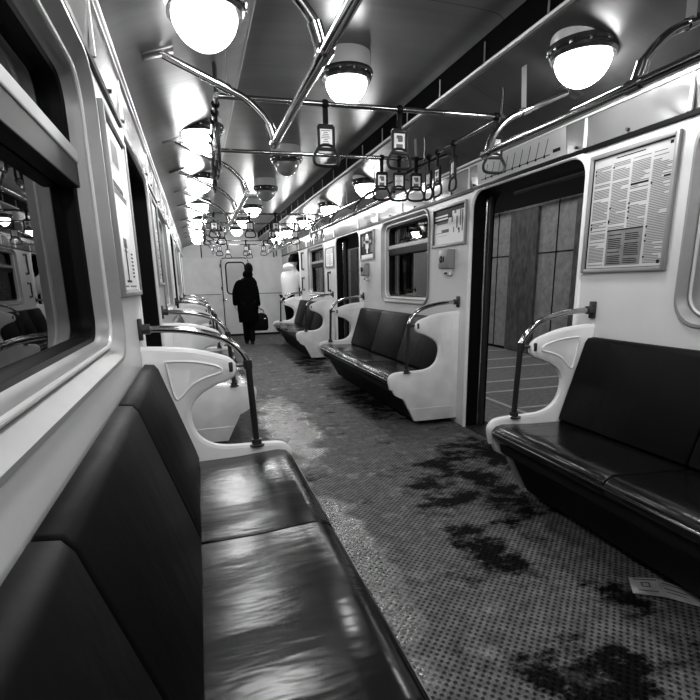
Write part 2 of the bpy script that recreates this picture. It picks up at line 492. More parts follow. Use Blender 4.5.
# windows
def window(i, s, a, b):
    w = empty('window_%d' % i, (0, 0, 0), kind='structure')
    q = lambda d, r=.13: rrect(a + d, b - d, 1.07 + d, 2.032 - d, r)
    X = lambda v: s * v
    fr = loft_yz([(X(1.276), q(0)), (X(1.262), q(.008)), (X(1.262), q(.020)), (X(1.285), q(.034)), (X(1.314), q(.050, .11)), (X(1.296), q(.056, .105)), (X(1.296), q(.060, .10)), (X(1.325), q(.066, .10)), (X(1.336), q(.070, .09)), (X(1.345), q(.078, .08))])
    link_mesh('window_frame', fr, M_ALU, w, smooth=35)
    bm = bmesh.new(); closed_tube(bm, [V(X(1.303), y, z) for y, z in q(.058, .105)], .0075, 8)
    link_mesh('frame_bead', bm, M_LIP, w)
    link_mesh('window_gasket', loft_yz([(X(1.345), q(.077, .08)), (X(1.352), q(.090, .07)), (X(1.40), q(.094, .07))]), M_RUBBER, w, smooth=35)
    g = q(.092, .07)
    bm = bmesh.new(); f = bm.faces.new([bm.verts.new((X(1.385), y, z)) for y, z in g])
    r = bmesh.ops.extrude_face_region(bm, geom=[f]); bmesh.ops.translate(bm, verts=[v for v in r['geom'] if isinstance(v, bmesh.types.BMVert)], vec=(X(.005), 0, 0))
    link_mesh('window_pane', bm, M_GLASS, w, smooth=0)
    link_mesh('window_transom', box2((X(1.325), a + .095, 1.702), (X(1.384), b - .095, 1.745), .006), M_ALU, w, smooth=0)
    link_mesh('transom_underside', box2((X(1.33), a + .098, 1.632), (X(1.384), b - .098, 1.702), .003), M_RUBBER, w, smooth=0)  # black strip forming the underside of the transom bar
    return w
n = 1
for s in (1, -1):
    for a, b in WINS: window(n, s, a, b); n += 1

# doorways: right-hand side stands open, left-hand side shut
def doorway(i, s, a, b, closed):
    d = empty('door_%d' % i, (0, 0, 0), kind='structure')
    X = lambda v: s * v
    def arch(m, r=.13):
        A, B, T = a - m, b + m, 2.02 + m
        pts = [(A, 0), (A, T - r)]
        for k in range(1, 7):
            t = math.radians(180 - 90 * k / 6); pts.append((A + r + r * math.cos(t), T - r + r * math.sin(t)))
        for k in range(0, 7):
            t = math.radians(90 - 90 * k / 6); pts.append((B - r + r * math.cos(t), T - r + r * math.sin(t)))
        return pts + [(B, 0)]
    def strip(rings):
        bm = bmesh.new(); R = [[bm.verts.new((x, y, z)) for y, z in lp] for x, lp in rings]
        for p, q in zip(R, R[1:]):
            for k in range(len(p) - 1): bm.faces.new((p[k], p[k + 1], q[k + 1], q[k]))
        return bm
    link_mesh('door_surround', strip([(X(1.277), arch(.035)), (X(1.264), arch(.030)), (X(1.264), arch(.006)), (X(1.285), arch(0))]), M_TRIMW, d, smooth=35)
    link_mesh('door_jamb', strip([(X(1.283), arch(0)), (X(1.315), arch(-.004)), (X(1.48), arch(-.004))]), M_RUBBER, d, smooth=35)
    link_mesh('door_sill', box2((X(1.28), a, -.03), (X(1.50), b, .012), .004), M_METALDK, d, smooth=0)
    c = (a + b) / 2
    for e, k in ((a, 1), (b, -1)):
        if closed: p0, p1 = sorted((e, c - k * .004))
        else: p0, p1 = sorted((e - k * .60, e + k * .055))
        mm = M_RUBBER if closed else M_METALDK
        w0, w1 = p0 + .11, p1 - .11
        if closed:
            leaf = link_mesh('door_leaf', plate_holes([(p0, .02), (p1, .02), (p1, 2.0), (p0, 2.0)], [rrect(w0, w1, .95, 1.85, .07)], X(1.40), X(.03)), mm, d, smooth=0)
            gp = bmesh.new(); f = gp.faces.new([gp.verts.new((X(1.415), y, z)) for y, z in rrect(w0, w1, .95, 1.85, .07)])
            link_mesh('door_pane', gp, M_GLASS, leaf, smooth=0)
        else:
            leaf = link_mesh('door_leaf', box2((X(1.40), p0, .02), (X(1.435), p1, 2.0), .004), mm, d, smooth=0)
            ee = e + k * .055
            link_mesh('door_edge_strip', tube([(X(1.39), ee - k * .03, .02), (X(1.39), ee - k * .03, 2.0)], .009, 8), M_CHROME, leaf)
    return d
for i, (a, b) in enumerate(DOORS): doorway(i + 1, 1, a, b, False)
for i, (a, b) in enumerate(DOORS): doorway(i + 5, -1, a, b, True)

# outside: platform on the right, tunnel on the left
link_mesh('platform_floor', box2((1.56, -6, -.12), (4.70, 22, 0)), M_PLAT, kind='structure', smooth=0)
bm = bmesh.new()
add_box(bm, (2.09, 8, .002), (.05, 28, .006))
for y in (4.35, 5.12, 5.67, 6.6, 7.35, 8.3, 9.4, 10.6):
    add_box(bm, (3.4, y, .002), (2.5, .05, .005))
link_mesh('trim_platform_lines', bm, M_PLATL, kind='structure', smooth=0)
pw = link_mesh('wall_platform', box2((4.70, -6, -.1), (4.9, 24, 2.55)), M_TILE, kind='structure', smooth=0)
bm = bmesh.new()
cy = [8.0 + 1.68 * k for k in range(-7, 9)]
for y in cy: add_box(bm, (4.695, y + .84, 1.27), (.012, .016, 2.54))
add_box(bm, (4.695, 9, 1.74), (.012, 30, .012)); add_box(bm, (4.695, 9, .02), (.02, 30, .05))
link_mesh('trim_platform_joints', bm, M_BLACK, kind='structure', smooth=0)
for y in cy: link_mesh('pilaster', box((4.675, y, 1.25), (.06, .78, 2.5), .01), M_PILASTER, pw, smooth=0)
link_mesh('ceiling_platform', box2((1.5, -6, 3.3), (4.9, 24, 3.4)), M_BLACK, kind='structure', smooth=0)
link_mesh('wall_platform_upper', box2((4.75, -6, 2.55), (4.9, 24, 3.4)), M_BLACK, kind='structure', smooth=0)  # black colour stands for the dark above the tiles
bm = bmesh.new()
for yy in (2, 5.2, 8.4, 11.6):
    add_tube(bm, [(4.3, yy, 2.72), (4.3, yy + 2.6, 2.72)], .03, 8)
link_mesh('trim_platform_pipes', bm, M_METALDK, kind='structure')
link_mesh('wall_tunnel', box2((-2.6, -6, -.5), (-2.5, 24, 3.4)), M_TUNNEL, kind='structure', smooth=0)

# ------------------------------------------------------------------ benches
def make_bench(s):
    root = empty('bench_seat', (0, 0, 0))
    L = 2.71 - .056; cuts = (0, .94, 1.80, L)
    seat = [(1.10, .385), (1.10, .468), (1.0, .470), (.86, .474), (.74, .484), (.665, .489), (.625, .480), (.600, .455), (.602, .42), (.63, .385)]
    back = [(1.085, .455), (1.060, .485), (1.075, .54), (1.205, .945), (1.222, .968), (1.262, .972), (1.270, .960), (1.270, .455)]
    for k in range(3):
        link_mesh('seat_cushion', prism_xz([(s * x, z) for x, z in seat], cuts[k] + .004, cuts[k + 1] - .004, .010, 3), M_LEATHER, root, smooth=50)
        link_mesh('backrest', prism_xz([(s * x, z) for x, z in back], cuts[k] + .004, cuts[k + 1] - .004, .008, 2), M_LEATHER_BACK, root, smooth=50)
    link_mesh('seat_lip', tube([(s * .598, .02, .447), (s * .598, L - .02, .447)], .006, 8), M_CHROME, root)
    kick = [(.64, .386), (.655, .325), (.74, .265), (.855, .05), (.95, .05), (.95, .0), (1.26, 0), (1.26, .386)]
    link_mesh('kick_panel', prism_xz([(s * x, z) for x, z in kick], .03, L - .03), M_KICK, root, smooth=20)
    return root
BL = {(1, 0): 'black leatherette bench on the right wall nearest the camera, below the notice board',
      (1, 1): 'black leatherette bench on the right wall between the first two open doorways',
      (1, 2): 'black leatherette bench on the right wall nearest the end bulkhead',
      (-1, 0): 'black leatherette bench in the left foreground with bright sheen on its cushions',
      (-1, 1): 'black leatherette bench on the left wall just beyond the first shut doorway',
      (-1, 2): 'black leatherette bench on the left wall nearest the end bulkhead'}
for s in (1, -1):
    proto = make_bench(s)
    for i, (a, b) in enumerate(BENCH):
        o = proto if i == 0 else copy_tree(proto)
        o.location = (0, a + .028, 0)
        tag(o, BL[(s, i)], 'bench', 'bench seats along the car walls')

# ------------------------------------------------------------------ dividers with grab rails
def make_divider(s, face):
    root = empty('seat_divider')
    up = smooth_path([(1.277, 0, 1.03), (1.17, 0, 1.024), (1.05, 0, 1.010), (.94, 0, .980), (.885, 0, .958), (.864, 0, .930), (.866, 0, .902), (.890, 0, .884), (.96, 0, .860), (1.04, 0, .815), (1.085, 0, .760), (1.098, 0, .69), (1.075, 0, .60), (1.02, 0, .543), (.95, 0, .516), (.86, 0, .508), (.72, 0, .506), (.645, 0, .498), (.612, 0, .472), (.608, 0, .44), (.625, 0, .37), (.655, 0, .31)], 4)
    poly = [(s * p.x, p.z) for p in up] + [(s * x, z) for x, z in ((.70, .285), (.735, .268), (.848, .05), (1.277, .05))]
    link_mesh('panel', prism_xz(poly, -.022, .022, .006, 2), M_PANEL, root, smooth=40)
    rim = [V(s * p.x, 0, p.z) for p in up]
    link_mesh('edge_trim', tube(rim[:-4], .021, 8), M_TRIMW, root)
    f = face * .022
    if face < 0:
        tri = smooth_path([(1.16, f, .975), (1.05, f, .968), (.95, f, .945), (.915, f, .922), (.93, f, .905), (1.0, f, .885), (1.06, f, .855), (1.11, f, .805), (1.135, f, .790), (1.15, f, .82), (1.163, f, .90), (1.17, f, .96)], 3, True)
        bm = bmesh.new(); closed_tube(bm, [V(s * p.x, p.y, p.z) for p in tri], .0065, 6)
        link_mesh('inset_rib', bm, M_TRIMW, root)
    bm = tube([(s * 1.25, -face * .022, .17), (s * .80, -face * .022, .17)], .004, 6)
    add_tube(bm, [(s * 1.205, -face * .022, .06), (s * 1.205, -face * .022, .99)], .003, 6)
    link_mesh('seam_bead', bm, M_TRIMW, root)
    rail = smooth_path([(1.262, 0, 1.130), (1.15, 0, 1.126), (1.04, 0, 1.113), (.94, 0, 1.088), (.87, 0, 1.055), (.815, 0, 1.0), (.785, 0, .945)], 5)
    link_mesh('grab_rail', tube([(s * p.x, 0, p.z) for p in rail], .0165, 12), M_CHROME, root)
    link_mesh('pole', tube([(s * .785, 0, .945), (s * .768, 0, .52)], .0165, 12), M_DARKPOLE, root)
    bm = box((s * 1.268, 0, 1.13), (.018, .045, .10), .005); add_tube(bm, [(s * 1.262, 0, 1.13), (s * 1.225, 0, 1.13)], .024, 12)
    link_mesh('wall_flange', bm, M_METALDK, root)
    bm = tube([(s * .79, 0, .935), (s * .88, 0, .930)], .009, 8); add_tube(bm, [(s * .786, 0, .915), (s * .789, 0, .958)], .023, 12)
    add_box(bm, (s * .872, 0, .93), (.022, .05, .05), .006)
    link_mesh('rail_bracket', bm, M_METALDK, root)
    bm = lathe([(0, .035), (.026, .034), (.028, .012), (.042, .008), (.042, 0), (0, 0)], (s * .768, 0, .510), 16)
    link_mesh('pole_foot', bm, M_METALDK, root)
    return root
DY = [(2.49, -1, 0), (4.12, 1, 1), (6.83, -1, 1), (8.50, 1, 2), (11.21, -1, 2)]
DLAB = {(1, 0): 'pale curved seat divider with chrome rail at the far end of the right foreground bench',
        (1, 1): 'pale curved seat divider with chrome rail beyond the nearest open doorway, facing the camera',
        (1, 2): 'pale seat divider at the far end of the second right-hand bench',
        (1, 3): 'pale seat divider at the near end of the last right-hand bench',
        (1, 4): 'pale seat divider at the far end of the last right-hand bench, before the white jacket',
        (-1, 0): 'pale curved seat divider with chrome rail at the far end of the left foreground bench',
        (-1, 1): 'pale seat divider on the left, first one beyond the nearest shut doorway',
        (-1, 2): 'pale seat divider at the far end of the second left-hand bench',
        (-1, 3): 'pale seat divider at the near end of the last left-hand bench',
        (-1, 4): 'pale seat divider on the left closest to the end bulkhead'}
for s in (1, -1):
    pro = {-1: make_divider(s, -1), 1: make_divider(s, 1)}
    used = set()
    for i, (y, face, bi) in enumerate(DY):
        o = pro[face] if face not in used else copy_tree(pro[face])
        used.add(face)
        o.location = (0, y, 0)
        tag(o, DLAB[(s, i)], 'seat divider', 'curved dividers at the bench ends')

# ------------------------------------------------------------------ ceiling lamps
def make_lamp(lit):
    root = empty('ceiling_lamp')
    link_mesh('collar', lathe([(.125, .13), (.146, .08), (.152, .05), (.152, -.015), (.146, -.030), (.118, -.030)], seg=36), M_COLLAR, root)
    link_mesh('retaining_ring', lathe([(.146, -.026), (.163, -.030), (.167, -.046), (.160, -.056), (.152, -.058), (.155, -.074), (.146, -.088), (.124, -.090), (.120, -.06)], seg=36), M_LAMPRING, root)
    bm = bmesh.new()
    for k in range(12):
        a = 2 * PI * k / 12
        add_box(bm, (.158 * math.cos(a), .158 * math.sin(a), -.055), (.014, .014, .016), .003)
    link_mesh('ring_studs', bm, M_CHROME, root)
    g = smooth_path([(.120, 0, -.075), (.126, 0, -.092), (.122, 0, -.115), (.108, 0, -.145), (.085, 0, -.173), (.055, 0, -.194), (.025, 0, -.205), (0, 0, -.208)], 3)
    prof = [(p.x if i < len(g) - 1 else 0, p.z) for i, p in enumerate(g)]
    link_mesh('globe', lathe(prof, seg=36), M_GLOBE if lit else M_GLOBE_OFF, root)
    return root
lit_p, off_p = make_lamp(True), make_lamp(False)
first = {True: True, False: True}
SIDE = [.68, 2.28, 3.9, 5.5, 7.1, 8.7, 10.3, 11.9, -.95]
def lamp(x, y, z, lit, label):
    p = lit_p if lit else off_p
    o = p if first[lit] else copy_tree(p); first[lit] = False
    o.location = (x, y, z)
    tag(o, label, 'ceiling lamp', 'round ceiling lamps')
vis = 0
for y in SIDE:
    k = SIDE.index(y)
    if k in (0, 8): txt = 'lit round ceiling lamp of the left row overhead, %s' % ('just before the view begins' if k == 0 else 'well behind the camera')
    else: txt = 'lit round lamp in the left ceiling row, %s in view from the camera' % ORD[k - 1]
    lamp(-.88, y, 2.425, True, txt)
k = 0
for y in [.68, 2.28, 5.5, 7.1, 8.7, 10.3, 11.9, -.95]:
    if y < 1: txt = 'lit round ceiling lamp of the right row overhead, %s' % ('just before the view begins' if y > 0 else 'well behind the camera')
    else: txt = 'lit round lamp in the right ceiling row, %s in view from the camera' % ORD[k]; k += 1
    lamp(.88, y, 2.425, True, txt)
for y, lit, txt in ((1.1, True, 'lit round ceiling lamp of the middle row overhead, just before the view begins'),
                    (3.3, True, 'lit round lamp in the middle ceiling row, the large one above the crossbar'),
                    (5.46, False, 'unlit round lamp in the middle ceiling row, first dark one beyond the lit lamp'),
                    (7.08, False, 'unlit round lamp in the middle ceiling row, second dark one farther along'),
                    (8.7, True, 'lit round lamp in the middle ceiling row, just past the unlit pair'),
                    (10.3, True, 'lit round lamp in the middle ceiling row, second past the unlit pair'),
                    (12.0, True, 'lit round lamp in the middle ceiling row, last before the end bulkhead')):
    lamp(0, y, 2.607, lit, txt)

# ------------------------------------------------------------------ overhead handrails
def make_rail(s, y0, y1, arms, ends):
    root = empty('overhead_handrail', (s * .575, (y0 + y1) / 2, 1.985))
    sh = root.location.copy()
    link_mesh('long_rail', tube([(s * .575, y0, 1.985), (s * .575, y1, 1.985)], .0185, 12), M_CHROME, root, shift=sh)
    for y in arms:
        p = smooth_path([(.575, y, 1.985), (.598, y, 2.055), (.650, y, 2.118), (.71, y, 2.165), (.78, y, 2.196), (.92, y, 2.256), (1.055, y, 2.312)], 5)
        arm = link_mesh('rail_arm', tube([(s * q.x, q.y, q.z) for q in p], .0165, 12), M_CHROME, root, shift=sh)
        bm = tube([(s * .575, y - .03, 1.985), (s * .575, y + .03, 1.985)], .025, 12)
        add_tube(bm, [(s * .578, y, 1.985), (s * .602, y, 2.06)], .023, 12)
        link_mesh('tee_joint', bm, M_CHROME, arm, shift=sh)
        link_mesh('coupling', tube([(s * .775, y, 2.194), (s * .83, y, 2.218)], .021, 12), M_CHROME, arm, shift=sh)
        bm = bmesh.new()
        v = [bm.verts.new(c) for c in ((s * .79, y - .022, 2.21), (s * .79, y + .022, 2.21), (s * .775, y + .022, 2.445), (s * .775, y - .022, 2.445))]
        fc = bm.faces.new(v); bmesh.ops.solidify(bm, geom=[fc], thickness=.006)
        link_mesh('hanger_strap', bm, M_ALU, arm, smooth=0, shift=sh)
        rot = Matrix.Rotation(s * math.radians(17), 4, 'Y')
        bm = box((s * 1.075, y, 2.318), (.14, .07, .012), .004, rot=rot)
        add_box(bm, (s * 1.075, y, 2.326), (.03, .03, .03), .004)
        link_mesh('ceiling_plate', bm, M_METALDK, arm, smooth=30, shift=sh)
    return root
RLAB = {(1, 0): 'thick chrome overhead handrail with curved arms at the top right, above the foreground bench',
        (1, 1): 'chrome overhead handrail above the second right-hand bench',
        (1, 2): 'chrome overhead handrail above the last right-hand bench',
        (-1, 0): 'thick chrome overhead handrail running down to a Y joint above the left foreground bench',
        (-1, 1): 'chrome overhead handrail above the second left-hand bench, seen past the hanging straps',
        (-1, 2): 'chrome overhead handrail above the last left-hand bench'}
for s in (1, -1):
    for i, (a, b) in enumerate(BENCH):
        ya, yb = a - .13, b + .12
        n_ = 3
        arms = [yb - .012 - k * (yb - ya - .024) / n_ for k in range(n_ + 1)]
        if i == 0: arms = [2.60, 1.63, .66]; ya = -.35
        o = make_rail(s, ya, yb, arms, None)
        tag(o, RLAB[(s, i)], 'handrail', 'overhead handrails above the benches')

# ------------------------------------------------------------------ strap frames over the vestibules and their hanging grips
def make_frame(y0, y1):
    root = empty('strap_rack', (0, (y0 + y1) / 2, 2.25)); sh = root.location.copy()
    for y in (y0, y1):
        link_mesh('crossbar', tube([(-.82, y, 2.25), (.82, y, 2.25)], .0135, 10), M_CHROME, root, shift=sh)
    for s in (1, -1):
        link_mesh('side_bar', tube([(s * .82, y0 - .02, 2.25), (s * .82, y1 + .02, 2.25)], .0135, 10), M_CHROME, root, shift=sh)
        for y in (y0, y1):
            link_mesh('hanger_rod', tube([(s * .82, y, 2.24), (s * .82, y, 2.43)], .011, 8), M_CHROME, root, shift=sh)
    return root
VEST = [(2.86, 3.92), (7.14, 8.26), (11.4, 12.5)]
FT = ['in the nearest vestibule', 'in the middle vestibule', 'in the farthest vestibule']
for i, (a, b) in enumerate(VEST):
    tag(make_frame(a, b), 'chrome rack of strap bars hung from the ceiling %s' % FT[i], 'strap frame', 'ceiling frames for hanging straps')

def make_handle(portrait):
    root = empty('hanging_strap')
    link_mesh('strap', box((0, 0, -.052), (.030, .010, .125), .004), M_RUBBER, root)
    bm = bmesh.new(); closed_tube(bm, [V(0, .0165 * math.cos(a) * 1.1, .0165 * math.sin(a) * 1.1) for a in [2 * PI * k / 16 for k in range(16)]], .005, 6)
    for v in bm.verts: v.co.x *= 3.0
    link_mesh('bar_loop', bm, M_RUBBER, root)
    bm = bmesh.new()
    add_box(bm, (0, 0, -.110), (.086, .022, .024), .006)
    for sx in (-1, 1): add_box(bm, (sx * .042, 0, -.165), (.015, .020, .115), .004)
    add_box(bm, (0, 0, -.222), (.099, .020, .018), .004)
    fr = link_mesh('advert_holder', bm, M_PLASTIC, root)
    card = link_mesh('advert_card', box((0, 0, -.168), (.074, .006, .10)), M_GLASS_SIGN, root, smooth=0)
    bm = bmesh.new()
    for f in (-1, 1):
        y = f * .0035
        if portrait:
            for q in range(14):
                a = 2 * PI * q / 14
            add_box(bm, (.004, y, -.150), (.026, .001, .030), .006); add_box(bm, (-.002, y, -.140), (.034, .0012, .016))
            add_box(bm, (.0, y, -.190), (.04, .001, .026))
        else:
            for q in range(9): add_box(bm, (-.002, y, -.130 - q * .009), (.048 - (q * 7 % 4) * .008, .001, .0035))
    link_mesh('printed_marks', bm, M_INKG, card, smooth=0)
    g = smooth_path([(-.036, 0, -.226), (-.052, 0, -.245), (-.068, 0, -.270), (-.066, 0, -.292), (-.048, 0, -.303), (0, 0, -.306), (.048, 0, -.303), (.066, 0, -.292), (.068, 0, -.270), (.052, 0, -.245), (.036, 0, -.226), (0, 0, -.220)], 3, True)
    bm = bmesh.new(); closed_tube(bm, [V(q.x * 1.02, q.y, -.306 + (q.z + .306) * 1.22) for q in g], .0085, 8)
    link_mesh('grip_ring', bm, M_PLASTIC, root)
    return root
hp = {True: make_handle(True), False: make_handle(False)}
hused = set()
def handle(x, y, rz, portrait, label):
    o = hp[portrait] if portrait not in hused else copy_tree(hp[portrait]); hused.add(portrait)
    o.location = (x, y, 2.25); o.rotation_euler = (0, 0, rz)
    tag(o, label, 'strap handle', 'hanging strap handles')
H1 = 'hanging black strap on the nearest crossbar, '
handle(-.255, 2.86, 0, False, H1 + 'white card, leftmost of three')
handle(.172, 2.86, .05, True, H1 + 'portrait card, middle of three')
handle(.785, 2.86, -.05, False, H1 + 'at its right end before the route strip')
H2 = 'black strap handle on the second crossbar, '
handle(.462, 3.92, .08, True, H2 + 'leftmost of the cluster of three')
handle(.606, 3.92, -.04, False, H2 + 'middle of the cluster of three')
handle(.752, 3.92, 0, True, H2 + 'rightmost of the cluster of three')
H3 = 'black strap handle seen edge-on on the right side bar, '
handle(.82, 3.44, PI / 2 - .15, False, H3 + 'nearest the doorway and set apart')
handle(.82, 3.683, PI / 2, True, H3 + 'second of the three')
handle(.82, 3.835, PI / 2, False, H3 + 'third and farthest from the camera')
for k, y in enumerate((2.98, 3.12, 3.27, 3.55, 3.72)):
    handle(-.82, y, PI / 2 + .05 * (k % 3 - 1), k % 2 == 0, 'black strap handle on the left side bar of the nearest frame, %s along' % ORD[k])
FW = ['', 'middle', 'far']
def far_handles(i, a, b, xs0, xs1, ys):
    for k, x in enumerate(xs0): handle(x, a, .06 * (k - 1), k % 2 == 0, 'strap handle on the near crossbar of the %s frame, %s from the left' % (FW[i], ['first', 'second', 'third', 'fourth'][k]))
    for k, x in enumerate(xs1): handle(x, b, 0, k % 2 == 1, 'strap handle on the rear crossbar of the %s frame, %s from the left' % (FW[i], ['first', 'second', 'third', 'fourth'][k]))
    for k, y in enumerate(ys): handle(.82, y, PI / 2, k % 2 == 0, 'strap handle on the right side bar of the %s frame, %s along' % (FW[i], ORD[k]))
    for k, y in enumerate(ys): handle(-.82, y + .1, PI / 2, k % 2 == 1, 'strap handle on the left side bar of the %s frame, %s along' % (FW[i], ORD[k]))
far_handles(1, *VEST[1], (-.70, -.23, .12), (-.55, .22, .6), (7.34, 7.70, 8.05))
far_handles(2, *VEST[2], (-.45, .12, .5), (-.2, .3), (11.7, 12.1))

# ------------------------------------------------------------------ posters and notices (each in its frame on a wall)
def poster(s, y0, y1, z0, z1, name, label, cat, draw, sheet=M_GLASS_SIGN, group=None, fw=.022):
    root = empty(name, (s * HW, (y0 + y1) / 2, (z0 + z1) / 2)); sh = root.location.copy()
    bm = bmesh.new()
    for yy in (y0 + fw / 2, y1 - fw / 2): add_box(bm, (s * (HW - .011), yy, (z0 + z1) / 2), (.022, fw, z1 - z0), .004)
    for zz in (z0 + fw / 2, z1 - fw / 2): add_box(bm, (s * (HW - .011), (y0 + y1) / 2, zz), (.0215, y1 - y0 - fw * 2, fw), .004)
    link_mesh('frame', bm, M_ALU, root, shift=sh, smooth=30)
    bm = bmesh.new(); closed_tube(bm, [V(s * (HW - .007), y, z) for y, z in rrect(y0 + fw, y1 - fw, z0 + fw, z1 - fw, .004, 2)], .004, 6)
    link_mesh('frame_gasket', bm, M_RUBBER, root, shift=sh)
    sheet_o = link_mesh('sheet', box2((s * (HW - .005), y0 + fw, z0 + fw), (s * (HW - .001), y1 - fw, z1 - fw)), sheet, root, shift=sh, smooth=0)
    # u runs left to right as a passenger reads it
    W, Hh = y1 - y0 - 2 * fw, z1 - z0 - 2 * fw
    layers = {}
    def rect(u0, v0, u1, v1, mat, lay=1, skew=0.):
        bm = layers.setdefault(mat.name, (bmesh.new(), mat))[0]
        x = s * (HW - .005 - .0006 * lay)
        def P(u, v):
            yy = (y1 - fw - u * W) if s > 0 else (y0 + fw + u * W)
            return (x, yy, z1 - fw - v * Hh)
        bm.faces.new([bm.verts.new(P(*q)) for q in ((u0 + skew, v0), (u1 + skew, v0), (u1, v1), (u0, v1))])
    draw(rect)
    for nme, (bm, mat) in layers.items():
        link_mesh('printed_marks', bm, mat, sheet_o, shift=sh, smooth=0)  # printed shapes of the sheet, pictures as well as text
    return tag(root, label, cat, group)

def draw_board(R):
    rnd = random.Random(3)
    R(.30, .030, .66, .040, M_INK)
    cols = ((.03, .245), (.275, .49), (.52, .735), (.765, .975))
    for ci, (a, b) in enumerate(cols):
        v = .075 if ci else .085
        while v < .97:
            if ci in (1, 2) and v > .655: break
            if rnd.random() < .10: v += .018
            w = b if rnd.random() > .2 else a + (b - a) * rnd.uniform(.4, .9)
            R(a, v, w, v + .0075, M_INKG)
            v += .0135
        for q in range(5):
            vv = rnd.uniform(.08, .62 if ci in (1, 2) else .94)
            R(a - .004, vv, a + .016, vv + .016, M_INK, 2)
    R(.52, .285, .735, .300, M_INK, 2); R(.90, .275, .975, .288, M_INK, 2)
    R(.275, .660, .735, .975, M_DARKBOX, 2); R(.275, .655, .735, .668, M_INK, 3)
    for a, b in ((.30, .49), (.52, .71)):
        v = .70
        while v < .96:
            R(a, v, b - rnd.random() * .03, v + .008, M_INK, 3); v += .0165 if rnd.random() > .15 else .035
    R(.93, .022, .965, .048, M_INK, 2); R(.93, .945, .965, .975, M_INK, 2)
poster(1, 2.035, 2.605, 1.345, 1.992, 'notice_board', 'framed notice board of small print in four columns on the right wall above the bench', 'notice board', draw_board, M_PAPER)

def draw_street(R):
    R(0, 0, 1, .12, M_INK); R(0, .12, .48, .36, M_INK); R(.03, .17, .46, .215, M_GLASS_SIGN, 2); R(.03, .255, .46, .30, M_GLASS_SIGN, 2)
    R(.48, .05, .60, .28, M_INK, 2); R(.08, .36, .46, .42, M_INKG); R(.26, .58, .50, .66, M_INKG); R(.05, .655, .50, .67, M_INKG)
    for a, b, c, d in ((.58, .25, .62, .42), (.66, .12, .72, .2), (.73, .28, .77, .6), (.84, .1, .87, .55), (.90, .15, .93, .7), (.64, .55, .67, .7), (.80, .62, .84, .74)):
        R(a, b, c, d, M_INKG, 2)
    R(.78, .60, .83, .66, M_INK, 2); R(.10, .74, .45, .755, M_INKL)
def draw_fig(R):
    R(0, 0, 1, .85, M_INK); R(.34, .12, .62, .62, M_INKL, 2); R(.40, .04, .55, .20, M_GLASS_SIGN, 3); R(.2, .3, .8, .40, M_INKL, 2); R(.44, .45, .54, .8, M_GLASS_SIGN, 3)
    R(.05, .1, .18, .5, M_INKG, 2); R(.75, .5, .93, .78, M_INKG, 2)
def draw_text(R):
    R(.08, .05, .92, .30, M_INKL)
    for k in range(16): R(.1, .34 + k * .036, .9 - (k * 5 % 3) * .14, .355 + k * .036, M_INKG)
    R(.35, .1, .65, .95, M_INKL, 2)
def draw_tower(R):
    R(.05, .03, .75, .25, M_INKL); R(.3, .08, .62, .22, M_INKG, 2); R(.06, .33, .70, .37, M_INK, 2); R(.06, .37, .85, .41, M_INKG)
    R(.44, .70, .50, .93, M_INK, 2); R(.36, .74, .58, .745, M_INK, 3); R(.38, .66, .57, .72, M_INKG, 2); R(.34, .93, .62, .945, M_INK, 2)
    for k in range(7): R(.74, .74 + k * .026, .86, .752 + k * .026, M_INK, 2)
    R(.08, .965, .4, .975, M_INKG); R(.5, .965, .9, .975, M_INKG)
PG = 'framed posters on the walls'
poster(1, 4.02, 4.655, 1.625, 1.985, 'wall_poster', 'framed street scene poster right of the second right-hand window, above the intercom', 'poster', draw_street, group=PG)
poster(1, 6.365, 6.93, 1.615, 1.985, 'wall_poster', 'dark framed poster with a pale figure beside the second open doorway', 'poster', draw_fig, group=PG)
poster(1, 8.38, 8.95, 1.585, 1.925, 'wall_poster', 'small grey framed poster right of the last right-hand window', 'poster', draw_text, group=PG)
poster(-1, 2.05, 2.66, 1.285, 1.955, 'wall_poster', 'large pale framed poster on the left wall beside the near window', 'poster', draw_tower, group=PG)
poster(-1, 4.03, 4.66, 1.33, 1.98, 'wall_poster', 'pale framed poster on the left wall beyond the first shut doorway', 'poster', draw_text, group=PG)
poster(-1, 8.38, 8.95, 1.33, 1.95, 'wall_poster', 'pale framed poster on the left wall beyond the second shut doorway', 'poster', draw_tower, group=PG)

# route strip above the nearest open doorway
def route_strip():
    root = empty('route_strip', (1.262, 3.34, 2.14)); sh = root.location.copy()
    xat = lambda z: 1.2735 - (z - ZC) * (.024 / .217) - .003
    def quad(bm, p, off=0.):
        bm.faces.new([bm.verts.new((xat(z) - off, y, z)) for y, z in p])
    bm = bmesh.new(); quad(bm, [(2.83, 2.062), (3.85, 2.062), (3.85, 2.218), (2.83, 2.218)])
    bmesh.ops.solidify(bm, geom=list(bm.faces), thickness=.003)
    sheet = link_mesh('strip_card', bm, M_GLASS_SIGN, root, shift=sh, smooth=0)
    bm = bmesh.new()
    quad(bm, [(3.80, 2.090), (2.98, 2.090), (2.98, 2.096), (3.80, 2.096)], .002)
    for k in range(9):
        y = 3.74 - k * .088
        quad(bm, [(y, 2.098), (y - .007, 2.098), (y - .047, 2.188), (y - .040, 2.188)], .002)
        quad(bm, [(y + .006, 2.083), (y - .012, 2.083), (y - .012, 2.101), (y + .006, 2.101)], .0025)
    quad(bm, [(2.95, 2.095), (2.88, 2.095), (2.88, 2.115), (2.95, 2.115)], .002)
    link_mesh('printed_marks', bm, M_INK, sheet, shift=sh, smooth=0)
    tag(root, 'white line diagram strip with slanted station names above the nearest open doorway', 'route map')
route_strip()

